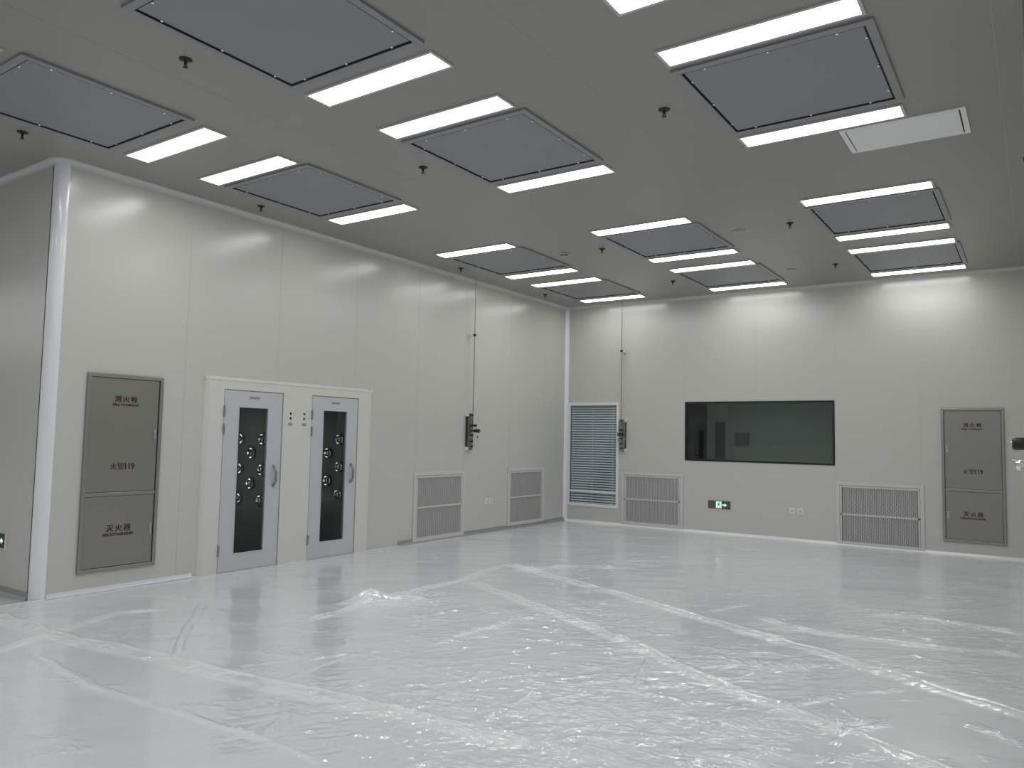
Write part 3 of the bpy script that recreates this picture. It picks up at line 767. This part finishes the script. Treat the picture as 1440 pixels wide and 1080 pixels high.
def blind_window():
    t = thing('window_2', 'tall white framed window with closed horizontal blind slats in the inner corner', 'window', (0, 0, 0), FARWALL, kind='structure')
    u0, u1, z0, z1 = BL; fw = .052
    m = MB().frame(u0, u1, z0, z1, fw, -.02, .0)
    m.box(u0+fw, u1-fw, -.016, 0, .578, .615)
    part('window_frame', m, WFRAME, t, bevel=.004)
    a, b = u0+fw, u1-fw
    s = MB(); z = z0+fw+.012; ang = R(45)
    while z < z1-fw-.02:
        dy, dz = .019*math.cos(ang), .019*math.sin(ang)
        s.add([(a+.004, .03-dy, z-dz), (b-.004, .03-dy, z-dz), (b-.004, .03+dy, z+dz), (a+.004, .03+dy, z+dz),
               (a+.004, .03-dy, z-dz+.0012), (b-.004, .03-dy, z-dz+.0012), (b-.004, .03+dy, z+dz+.0012), (a+.004, .03+dy, z+dz+.0012)],
              [(0, 3, 2, 1), (4, 5, 6, 7), (0, 1, 5, 4), (2, 3, 7, 6), (0, 4, 7, 3), (1, 2, 6, 5)])
        z += .048
    part('blind_slats', s, SLAT, t)
    for x in (.172, .603, 1.035):
        part('ladder_cord', MB().box(x-.0035, x+.0035, .008, .011, z0+fw, z1-fw), SLAT, t)
    part('head_rail', MB().box(a+.004, b-.004, .008, .05, z1-fw-.035, z1-fw-.002), GREYC, t)
    part('glass_pane', MB().box(a-.01, b+.01, .001, .005, z0+fw-.01, z1-fw+.01), GBLIND, t)
    part('backing', MB().box(a-.015, b+.015, .052, .058, z0+fw-.015, z1-fw+.015), DUCT, t, 'dark pane behind the slats')
blind_window()

# ------------------------------------------------------------------ valve panels with drop pipes
def valve_panel(label, loc, rz, pd=.10, kd=.235, panel=(1.385, 1.985), clamps=(3.27,), w_=.12, near=False):
    t = thing('valve_panel', label, 'valve panel', loc, rz, 'steel valve panels on the walls')
    z0, z1 = panel; h = w_/2
    part('body', MB().box(-h, h, -.05, -.002, z0+.05, z1-.05), VSIDE, t)
    part('plate', MB().box(-h, h, -.066, -.05, z0, z1), VPLATE, t, bevel=.003)
    for z in (z0+.025, z1-.025):
        part('bracket', MB().box(-h-.016, h+.016, -.064, -.001, z-.026, z+.026), WHITE, t, 'white bracket')
    part('pipe', MB().tube((0, -pd, z0+.12), (0, -pd, H), .0065, n=8), PIPE, t, smooth=True)
    f = MB()
    for z in (z1-.03, z1-.2, z0+.24, z0+.14, z0+.06):
        f.tube((0, -.064, z), (0, -pd-.012, z), .013, n=10)
    f.box(-.03, .03, -pd-.012, -.066, z1-.215, z1-.19)
    part('fittings', f, VSIDE, t)
    if not near: part('small_knob', MB().tube((.012, -.066, z1-.2), (.012, -.13, z1-.2), .008, n=8).tube((.012, -.125, z1-.2), (.012, -.125-.04, z1-.2), .021, n=16), BLACK, t, smooth=True)
    zk = z1-.285
    part('large_knob', MB().lathe((.012, -.066, zk), (0, -1, 0), [(0, .014), (.06, .014), (.062, .028), (kd-.066-.012, .031), (kd-.066, .024)], 18), BLACK, t, smooth=True)
    part('knob_cap', MB().lathe((.012, -kd, zk), (0, -1, 0), [(0, .011), (.004, .009)], 12), CHROME, t)
    zt = z1-.385
    if near:
        part('tap', MB().tube((0, -.066, zt), (0, -kd+.03, zt), .008, n=8).lathe((0, -kd+.05, zt), (0, -1, 0), [(0, .012), (.004, .02), (.02, .026), (.036, .02), (.042, .008)], 18).tube((.0, -kd+.03, zt+.02), (.0, -kd+.0, zt+.03), .006, n=8), CHROME, t, smooth=True)
    else: part('tap', MB().tube((0, -.066, zt), (0, -kd+.045, zt), .008, n=8).tube((0, -kd+.06, zt+.0), (0, -kd+.03, zt), .014, n=10).box(-.007, .007, -kd+.03, -kd+.042, zt-.03, zt+.03), CHROME, t)
    for z in clamps:
        c = part('pipe_clamp', MB().box(-.022, .022, -pd-(.017 if near else .02), -pd+.02, z-.018*(.5 if near else 1), z+.018*(.5 if near else 1)), BLACK, t, bevel=.004)
        part('clamp_bracket', MB().box(.0 if rz == FARWALL else -.045, .045 if rz == FARWALL else .0, -pd+.02, -.001, z-.02, z+.012), WHITE, c)
    return t
valve_panel('slim steel valve panel with black knobs on the door wall above the grilles', (0, -3.155, 0), DOORWALL)
valve_panel('slim steel valve panel with black knobs on the window wall beside the blind slats', (1.256, 0, 0), FARWALL)
valve_panel('valve panel at the edge of the view, only its knob and tap showing', (7.8, -8.8, 0), RIGHTWALL, pd=.108, kd=.197, panel=(1.32, 1.905), clamps=(2.135, 2.98), near=True)

# ------------------------------------------------------------------ exit signs, sockets
def exit_sign(label, loc, rz, w_, z0, z1, whole):
    t = thing('exit_sign', label, 'exit sign', loc, rz, 'green exit signs with arrows')
    part('plate', MB().box(0, w_, -.014, -.001, z0, z1), SIGN if whole else SIGND, t, bevel=.002)
    zc, hh = (z0+z1)/2, (z1-z0); y = -.0155
    px0 = w_*.36 if whole else w_*.40; pw = .098
    p = part('pictogram', MB().box(px0, px0+pw, y, -.014, zc-.4*hh, zc+.42*hh), GLOW, t, 'glowing pale green pictogram')
    y2 = y-.001
    g = MB(); k = hh/.135
    cx = px0+pw*.5
    def poly(pts): g.add([(cx+a*k, y2, zc+b*k) for a, b in pts], [tuple(range(len(pts)))])
    poly([(.012+.011*math.cos(i*math.pi/4), .036+.011*math.sin(i*math.pi/4)) for i in range(8)])     # head
    poly([(-.012, .022), (.012, .024), (.01, -.008), (-.008, -.01)])                                  # trunk
    poly([(.010, .022), (.030, .004), (.026, -.001), (.007, .012)]); poly([(-.012, .022), (-.032, .008), (-.029, .002), (-.008, .013)])
    poly([(-.006, -.006), (.004, -.006), (-.012, -.03), (-.036, -.034), (-.036, -.027), (-.017, -.024)])
    poly([(.002, -.006), (.010, -.006), (.026, -.022), (.02, -.048), (.013, -.048), (.017, -.024)])
    part('running_figure', g, GGREEN, p)
    ax = px0+pw+.012; al = .085 if whole else .075
    arrow = MB().box(ax, ax+al-.035, y, -.014, zc-.011*k, zc+.011*k)
    arrow.extrude([(ax+al-.042, zc-.03*k), (ax+al, zc), (ax+al-.042, zc+.03*k)], (0, y, 0), (1, 0, 0), (0, 0, 1), (0, 1, 0), .0015)
    part('arrow', arrow, GLOW, t)
    if whole: part('test_button', MB().box(w_-.035, w_-.008, y, -.014, z0+.008, z0+.03), BLACK, t)
    else: part('edge_strip', MB().box(w_, w_+.012, -.02, -.001, z0-.008, z1+.008), WHITE, t)
exit_sign('grey exit sign with a running figure and arrow under the dark window', (2.911, 0, 0), FARWALL, .39, .441, .578, True)
exit_sign('dark exit sign with a white arrow on the short wall past the corner post', (-.985, YC, 0), FARWALL, .385, .432, .566, False)

def socket(label, loc, rz, grp):
    t = thing('wall_socket', label, 'socket', loc, rz, grp)
    part('plate', MB().box(-.047, .047, -.011, -.001, .44, .536), WHITE, t, bevel=.004)
    part('inset', MB().box(-.03, .03, -.013, -.011, .458, .518), PALEC, t)
    part('pin_holes', MB().box(-.012, -.006, -.0136, -.013, .478, .49).box(.006, .012, -.0136, -.013, .478, .49).box(-.003, .003, -.0136, -.013, .494, .507), DUCT, t)
socket('white socket on the door wall, the one closer to the doors', (0, -2.612, .035), DOORWALL, 'paired sockets on the door wall')
socket('white socket on the door wall, the one closer to the inner corner', (0, -2.482, .035), DOORWALL, 'paired sockets on the door wall')
socket('white socket below the dark window, the one closer to the exit sign', (4.334, 0, 0), FARWALL, 'paired sockets on the window wall')
socket('white socket below the dark window, the one closer to the hydrant cabinet', (4.462, 0, 0), FARWALL, 'paired sockets on the window wall')
